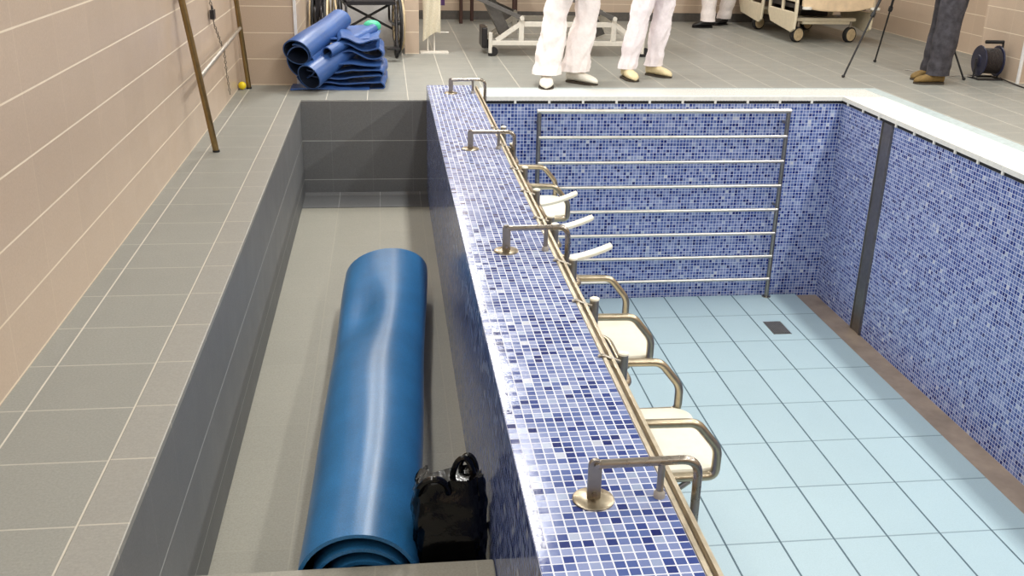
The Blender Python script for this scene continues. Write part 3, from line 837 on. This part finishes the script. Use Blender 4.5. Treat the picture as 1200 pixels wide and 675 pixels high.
# cover hanging over the foot end with a curved hem
out = []
for k in range(13):
    q = k/12; out.append((-0.40+0.84*q, -1.0, 0.36+0.055*abs(2*q-1)**3+0.0*q))
out += [(0.44, -1.0, 0.66), (-0.40, -1.0, 0.66)]
m = MB().plate(out, (0, 0.05, 0)); m.box(-0.40, 0.44, -0.97, 1.0, 0.50, 0.64)
B(m, 'mattress_cover', M['sheet'], None, False, 0.012)
B(MB().box(-0.42, 0.46, 1.03, 1.08, 0.35, 0.95), 'headboard', M['bedplastic'], None, False, 0.02)
for x in (-0.36, 0.45):
    B(MB().lathe((x, -1.02, 0.40), (0,0,1), [(-0.014, 0.03), (-0.012, 0.052), (0.012, 0.052), (0.014, 0.03)], 20), 'bumper', M['white'], None, True)
def side_rail(y0, y1, side):
    x = -0.445 if side < 0 else 0.47
    L = y1-y0
    o = MB()
    zt, zb = 0.58, 0.115
    # frame with two hand holes: built from strips, lower outline tapers towards the far end
    pts = [(y0+0.02, zb+0.04), (y0+0.10, zb), (y1-0.10, zb+0.06), (y1-0.01, zb+0.16), (y1, 0.34), (y0, 0.34)]
    o.plate([(x, a, b) for a, b in pts], (0.03, 0, 0))
    o.plate([(x, a, b) for a, b in ((y0, 0.45), (y1, 0.45), (y1-0.04, zt), (y0+0.04, zt))], (0.03, 0, 0))
    for a in (y0, y0+L/2-0.025, y1-0.05): o.box(x, x+0.03, a, a+0.05, 0.33, 0.46)
    return B(o, 'side_rail', M['bedplastic'], None, False, 0.008)
for sd in (-1, 1):
    side_rail(-0.92, -0.10, sd); side_rail(0.08, 0.90, sd)

# ------------------------------------------------------------------ tripod
ap = V((4.762, 9.03, 1.30))
t = thing('camera_tripod', 'black camera tripod standing on the far deck beside the jeans', 'tripod', (4.762, 9.03, 0))
for f in ((4.157, 8.761, 0.008), (4.918, 9.706, 0.008), (5.264, 8.640, 0.008)):
    f = V(f); o = MB().tube([f, f.lerp(ap, 0.42), f.lerp(ap, 0.421), ap], [0.0085, 0.0085, 0.0125, 0.013], 10).build('leg', M['rubber'], t, True)
    MB().sphere(f+V((0,0,0.006)), 0.017, 10, 6, (1,1,0.8)).build('foot', M['rubber'], o, True)
    c = f.lerp(ap, 0.42); d = (ap-f).normalized()
    MB().cyl(c-d*0.02, c+d*0.02, 0.020).cyl(c, c+V((0.0,-0.03,0.0)), 0.009).build('clamp', M['rubber'], o, True)
MB().cyl(ap-V((0,0,0.12)), ap+V((0,0,0.16)), 0.015).lathe(ap, (0,0,1), [(-0.03, 0.02), (-0.02, 0.05), (0.03, 0.05), (0.04, 0.02)], 18).build('centre_column', M['rubber'], t, True)
MB().box(ap.x-0.035, ap.x+0.035, ap.y-0.05, ap.y+0.05, ap.z+0.16, ap.z+0.20).tube([ap+V((0.02,0.03,0.17)), ap+V((0.10,0.25,0.10))], 0.008, 8).build('head', M['dark'], t, bevel=0.004)

# ------------------------------------------------------------------ cable reel
t = thing('cable_reel', 'dark blue cable reel with a carrying handle by the right wall pillar', 'cable reel', (5.62, 8.62, 0))
rc = V((5.52, 8.72, 0.165)); ax = V((0.997, -0.06, 0)).normalized(); nn = V((-ax.y, ax.x, 0))
for k, s in enumerate((-1, 1)):
    c = rc+ax*0.085*s
    MB().lathe(c, ax*s, [(-0.006, 0.03), (-0.006, 0.135), (0.0, 0.140), (0.006, 0.135), (0.010, 0.055), (0.016, 0.05), (0.016, 0.0)], 32).build('flange', M['reel'], t, True)
pr = [(-0.083, 0.05)]
for k in range(11):
    h = -0.078+0.0156*k; pr += [(h-0.006, 0.108), (h, 0.115), (h+0.006, 0.108)]
pr.append((0.083, 0.05))
MB().lathe(rc, ax, pr, 28).build('wound_cable', M['cable'], t, True)
a, b = rc-ax*0.115, rc+ax*0.115
MB().tube(fillet([a+V((0,0,-0.156)), a+V((0,0,-0.04)), a, a+V((0,0,0.02))], 0.01)[:], 0.009, 8).tube(fillet([b+V((0,0,-0.156)), b+V((0,0,0.17)), a+ax*0.06+V((0,0,0.17))], 0.03), 0.010, 10).tube([a+nn*0.1+V((0,0,-0.156)), a-nn*0.1+V((0,0,-0.156)), b-nn*0.1+V((0,0,-0.156)), b+nn*0.1+V((0,0,-0.156))], 0.009, 8, closed=True).build('stand', M['dark'], t, True)
MB().cyl(b+V((0,0,0.17)), a+ax*0.06+V((0,0,0.17)), 0.016).build('handle', M['rubber'], t, True)
def path(pts, r, n=8):
    pts = [V(p) for p in pts]; return fillet(pts, 0.2, 8)
MB().tube(path([(5.62, 8.64, 0.02), (5.60, 8.36, 0.006), (5.585, 8.15, 0.006), (5.50, 7.98, 0.006), (5.56, 7.93, 0.006), (5.75, 8.02, 0.006), (6.0, 8.1, 0.006)], 0.006), 0.006, 8).build('cable_tail', M['cable'], t, True)
MB().tube(path([(5.42, 8.70, 0.02), (5.36, 8.90, 0.006), (5.20, 8.78, 0.006), (5.12, 9.0, 0.006), (4.98, 9.2, 0.006)], 0.005), 0.004, 8).build('cable_tail', M['grey'], t, True)

# ------------------------------------------------------------------ people
def ell(c, a, b, n=32, rot=0.0, tilt=None, wr=0.0, seed=0.0):
    c = V(c); out = []
    for k in range(n):
        t_ = 2*PI*k/n; x = a*math.cos(t_); y = b*math.sin(t_)
        f = 1.0
        if wr:
            g1 = noise.noise(V((math.cos(t_)*1.5+seed+c.z*2.0, math.sin(t_)*1.5+c.z*3.5, c.z*4+seed)))
            g2 = noise.noise(V((math.cos(t_)*2.4+5-c.z*4, math.sin(t_)*2.4+seed+c.z*6, c.z*9)))
            f += wr*(0.75*(0.5-abs(g1)*2.2)+0.32*(0.4-abs(g2)*2.0)+0.2*g2)
        xr = x*math.cos(rot)-y*math.sin(rot); yr = x*math.sin(rot)+y*math.cos(rot)
        out.append(c+V((xr*f, yr*f, 0)))
    return out
def shoe(mb_up, mb_so, heel, yaw, L, W, H, hh=0.10):
    """shoe from heel point on the ground towards yaw"""
    d = V((math.cos(yaw), math.sin(yaw), 0)); n = V((-d.y, d.x, 0))
    prof = [(0.0, 0.26, hh*0.55), (0.03, 0.62, hh*0.95), (0.12, 0.74, hh*1.10), (0.28, 0.76, hh*1.08), (0.42, 0.82, hh*0.86),
            (0.58, 0.95, hh*0.70), (0.74, 1.0, hh*0.60), (0.88, 0.82, hh*0.46), (0.96, 0.52, hh*0.32), (1.0, 0.2, hh*0.2)]
    ru, rs = [], []
    for s, w, h in prof:
        o = V(heel)+d*L*s; w = w*W/2; ring = []
        for k in range(16):
            a = 2*PI*k/16; x = math.cos(a); z = math.sin(a)
            ring.append(o+n*w*(abs(x)**0.7)*(1 if x > 0 else -1)+V((0,0, 0.014+h*0.5+h*0.5*(z if z > 0 else z*0.98))))
        ru.append(ring)
        w2 = w*1.05+0.002
        rs.append([o+n*w2, o-n*w2, o-n*w2+V((0,0,0.016)), o+n*w2+V((0,0,0.016))])
    mb_up.rings(ru); mb_so.rings([[V(q) for q in r] for r in rs])
def person(label, legs, mats, yaw, shoe_yaw, knee_h=0.5, hem=(0.12, 0.10), kneew=(0.085, 0.085), topw=(0.10, 0.10), cuff=0.080, L=0.27, hipc=None, shoe_w=0.108, torso_yaw=None, wr=0.07):
    """legs: two of (heel/ankle x,y, x,y at z=0.65)"""
    mt, ms, mshirt, msole = mats
    cx = sum(l[0] for l in legs)/2; cy = sum(l[1] for l in legs)/2
    hx = sum(l[2] for l in legs)/2+(sum(l[2] for l in legs)/2-cx)*0.35; hy = sum(l[3] for l in legs)/2
    t = thing('person', label, 'person', (cx, cy, 0))
    ty = yaw; fw = V((math.cos(ty), math.sin(ty), 0)); rt = V((fw.y, -fw.x, 0))
    # body: one continuous surface (lofts fused by a voxel remesh)
    b = MB(); hip = V((hx, hy, 0.92))
    def lim(pts, rs): b.tube(pts, rs, 12)
    hs = sorted([(V((l[2]-hx, l[3]-hy, 0)).dot(rt), l) for l in legs], key=lambda q: q[0])
    for sgn, (_, l) in zip((-1, 1), hs):
        hj = hip+rt*0.085*sgn
        kn = V((l[2], l[3], 0.52)); an = V((l[0], l[1], 0.09))
        lim([hj, hj.lerp(kn, 0.5), kn, kn.lerp(an, 0.35), an, an+V((0,0,-0.05))], [0.085, 0.072, 0.052, 0.05, 0.034, 0.035])
        sh = hip+V((0,0,0.50))+rt*0.17*sgn
        el = sh+rt*0.06*sgn+fw*0.02+V((0,0,-0.29)); wrs = el+fw*0.16+rt*(-0.03)*sgn+V((0,0,-0.19))
        lim([sh+V((0,0,0.01)), sh.lerp(el, 0.5), el, el.lerp(wrs, 0.4), wrs], [0.05, 0.046, 0.036, 0.036, 0.025])
        hd = (wrs-el).normalized(); pal = wrs+hd*0.08
        lim([wrs, wrs+hd*0.03, pal], [0.024, 0.034, 0.034])
        for q in range(4):
            s0 = pal+rt*(q-1.5)*0.021; ln = (0.062, 0.074, 0.070, 0.055)[q]
            lim([s0-hd*0.02, s0+hd*ln*0.55, s0+hd*ln*0.8-V((0,0,0.012))+hd*0.01], [0.0095, 0.009, 0.0075])
        s0 = wrs+hd*0.03-rt*0.028*sgn; lim([s0, s0-rt*0.03*sgn+hd*0.02, s0-rt*0.035*sgn+hd*0.055], [0.012, 0.011, 0.009])
    tr = []
    for z, a_, b_ in ((-0.08, 0.13, 0.10), (0.0, 0.165, 0.115), (0.12, 0.14, 0.10), (0.25, 0.15, 0.105), (0.42, 0.175, 0.115), (0.50, 0.16, 0.095), (0.55, 0.08, 0.06)):
        tr.append(ell(hip+V((0,0,z)), a_, b_, 20, ty-PI/2))
    b.rings(tr)
    b.cyl(hip+V((0,0,0.52)), hip+V((0,0,0.66))+fw*0.01, 0.055)
    hc = hip+V((0,0,0.75))+fw*0.02
    b.sphere(hc, 0.105, 20, 14, (0.80, 0.86, 1.12)); b.sphere(hc+fw*0.092+V((0,0,-0.012)), 0.018, 10, 8, (0.8, 0.8, 1.3))
    b.sphere(hc+fw*0.075+V((0,0,-0.062)), 0.026, 10, 8, (1.1, 1.1, 0.45))
    for s in (-1, 1): b.sphere(hc+rt*0.083*s+V((0,0,-0.01)), 0.022, 10, 8, (0.6, 0.8, 1.2))
    body = b.build('body', M['skin'], t, True)
    rm = body.modifiers.new('fuse', 'REMESH'); rm.mode = 'VOXEL'; rm.voxel_size = 0.011; rm.use_smooth_shade = True
    h = MB(); h.sphere(hc-fw*0.022+V((0,0,0.025)), 0.112, 20, 12, (0.84, 0.86, 1.0)); h.build('hair', M['hair'], t, True)
    e = MB()
    for s in (-1, 1): e.sphere(hc+fw*0.082+rt*0.032*s+V((0,0,0.012)), 0.011, 8, 6)
    e.build('eyes', M['dark'], t, True)
    # trousers
    m = MB()
    for idx, (sgn, (_, l)) in enumerate(zip((-1, 1), hs)):
        A = V((l[0], l[1], cuff)); K = V((l[2], l[3], 0.62)); H = hip+rt*0.075*sgn
        rings = []; N = 60
        for i in range(N+1):
            s = i/N
            if s < 0.66:
                q = s/0.66; c = A.lerp(K, q); w = hem[0]+(kneew[0]-hem[0])*min(1, q*1.1); d = hem[1]+(kneew[1]-hem[1])*min(1, q*1.1)
            else:
                q = (s-0.66)/0.34; c = K.lerp(H, q); w = kneew[0]+(topw[0]-kneew[0])*q; d = kneew[1]+(topw[1]-kneew[1])*q
            fold = 0.004*math.sin(c.z*46+idx*2)*math.exp(-((c.z-0.16)/0.10)**2)+0.004*math.sin(c.z*21+idx)
            rings.append(ell(c, w+fold, d+fold, 40, ty-PI/2, None, wr, seed=cx*3+idx*4))
        m.rings(rings)
    rings = [ell(hip+V((0,0,z)), a_, b_, 26, ty-PI/2) for z, a_, b_ in ((-0.10, 0.15, 0.115), (0.0, 0.178, 0.13), (0.10, 0.165, 0.12))]
    m.rings(rings)
    m.build('trousers', mt, t, True)
    m = MB(); rings = [ell(hip+V((0,0,z)), a_, b_, 26, ty-PI/2, None, 0.03, cx) for z, a_, b_ in ((-0.14, 0.20, 0.145), (0.0, 0.19, 0.135), (0.15, 0.16, 0.12), (0.30, 0.175, 0.125), (0.44, 0.195, 0.13), (0.51, 0.165, 0.105), (0.555, 0.085, 0.07))]
    m.rings(rings)
    for s in (-1, 1):
        sh = hip+V((0,0,0.50))+rt*0.16*s; el = sh+rt*0.06*s+fw*0.02+V((0,0,-0.29))
        m.tube([sh+V((0,0,0.0))-rt*0.04*s, sh+rt*0.02*s+V((0,0,-0.02)), sh.lerp(el, 0.5), sh.lerp(el, 0.85)], [0.06, 0.065, 0.062, 0.06], 16)
    m.build('tunic', mshirt, t, True)
    for (_, l), sy in zip(sorted([(l[0], l) for l in legs], key=lambda q: q[0]), shoe_yaw):
        u, so = MB(), MB(); d = V((math.cos(sy), math.sin(sy), 0))
        shoe(u, so, V((l[0], l[1], 0))-d*L*0.24, sy, L, shoe_w, 0.08)
        o = u.build('shoe', ms, t, True); so.build('sole', msole, o, False)
    return t
person('person in white trousers and white shoes standing at the pool rim, left of the pair',
       [(1.335, 8.31, 1.418, 8.42), (1.600, 8.47, 1.690, 8.49)], (M['scrub'], M['wshoe'], M['scrub'], M['sole']), math.radians(-80), (math.radians(-100), math.radians(-42)),
       hem=(0.122, 0.112), kneew=(0.100, 0.095), topw=(0.12, 0.12), wr=0.19, L=0.30, cuff=0.10, shoe_w=0.118)
person('person in white trousers and cream shoes standing at the pool rim, right of the pair',
       [(2.105, 8.68, 2.24, 8.78), (2.385, 8.85, 2.455, 8.86)], (M['scrub2'], M['cshoe'], M['scrub2'], M['sole']), math.radians(-85), (math.radians(-80), math.radians(-50)),
       hem=(0.080, 0.08), kneew=(0.092, 0.09), topw=(0.11, 0.11), wr=0.19, L=0.27, cuff=0.09)
person('person in white trousers and black shoes far back near the hospital bed',
       [(4.05, 12.55, 4.06, 12.60), (4.37, 12.90, 4.42, 12.75)], (M['scrub'], M['blshoe'], M['scrub'], M['blshoe']), math.radians(185), (math.radians(188), math.radians(215)),
       hem=(0.095, 0.09), kneew=(0.095, 0.095), topw=(0.11, 0.11))
person('person in dark jeans and tan suede shoes standing beside the camera tripod',
       [(4.885, 8.44, 4.915, 8.44), (4.965, 8.70, 5.00, 8.66)], (M['jean'], M['bshoe'], M['shirt'], M['sole']), math.radians(178), (math.radians(180), math.radians(193)),
       hem=(0.085, 0.100), kneew=(0.088, 0.112), topw=(0.12, 0.12), L=0.28, shoe_w=0.10, wr=0.05)

# ------------------------------------------------------------------ camera
cd = bpy.data.cameras.new('camera'); cam = bpy.data.objects.new('camera', cd); C.objects.link(cam)
yaw, pit, rol, HC, F = -0.1298, 0.3711, 0.0246, 1.4402, 1165.47
cy, sy, cp, sp = math.cos(yaw), math.sin(yaw), math.cos(pit), math.sin(pit)
fwd = V((-sy*cp, cy*cp, -sp)); rt = V((cy, sy, 0)); up = rt.cross(fwd)
r2 = rt*math.cos(rol)+up*math.sin(rol); u2 = -rt*math.sin(rol)+up*math.cos(rol)
mw = Matrix(((r2.x, u2.x, -fwd.x, 0), (r2.y, u2.y, -fwd.y, 0), (r2.z, u2.z, -fwd.z, HC), (0, 0, 0, 1)))
cam.matrix_world = mw
cd.sensor_width = 36.0; cd.lens = F/1200.0*36.0; cd.clip_start = 0.05; cd.clip_end = 60
bpy.context.scene.camera = cam

w = bpy.data.worlds.new('world'); bpy.context.scene.world = w; w.use_nodes = True
w.node_tree.nodes['Background'].inputs[0].default_value = (0.8, 0.85, 0.9, 1)
w.node_tree.nodes['Background'].inputs[1].default_value = 0.3
sc = bpy.context.scene
vs = sc.view_settings
vs.view_transform = 'Standard'; vs.look = 'None'; vs.gamma = 1.0; vs.use_curve_mapping = False
vs.exposure = 0.0
sc.cycles.use_denoising = True
sc.cycles.max_bounces = 8
sc.cycles.diffuse_bounces = 5
sc.cycles.sample_clamp_indirect = 6.0
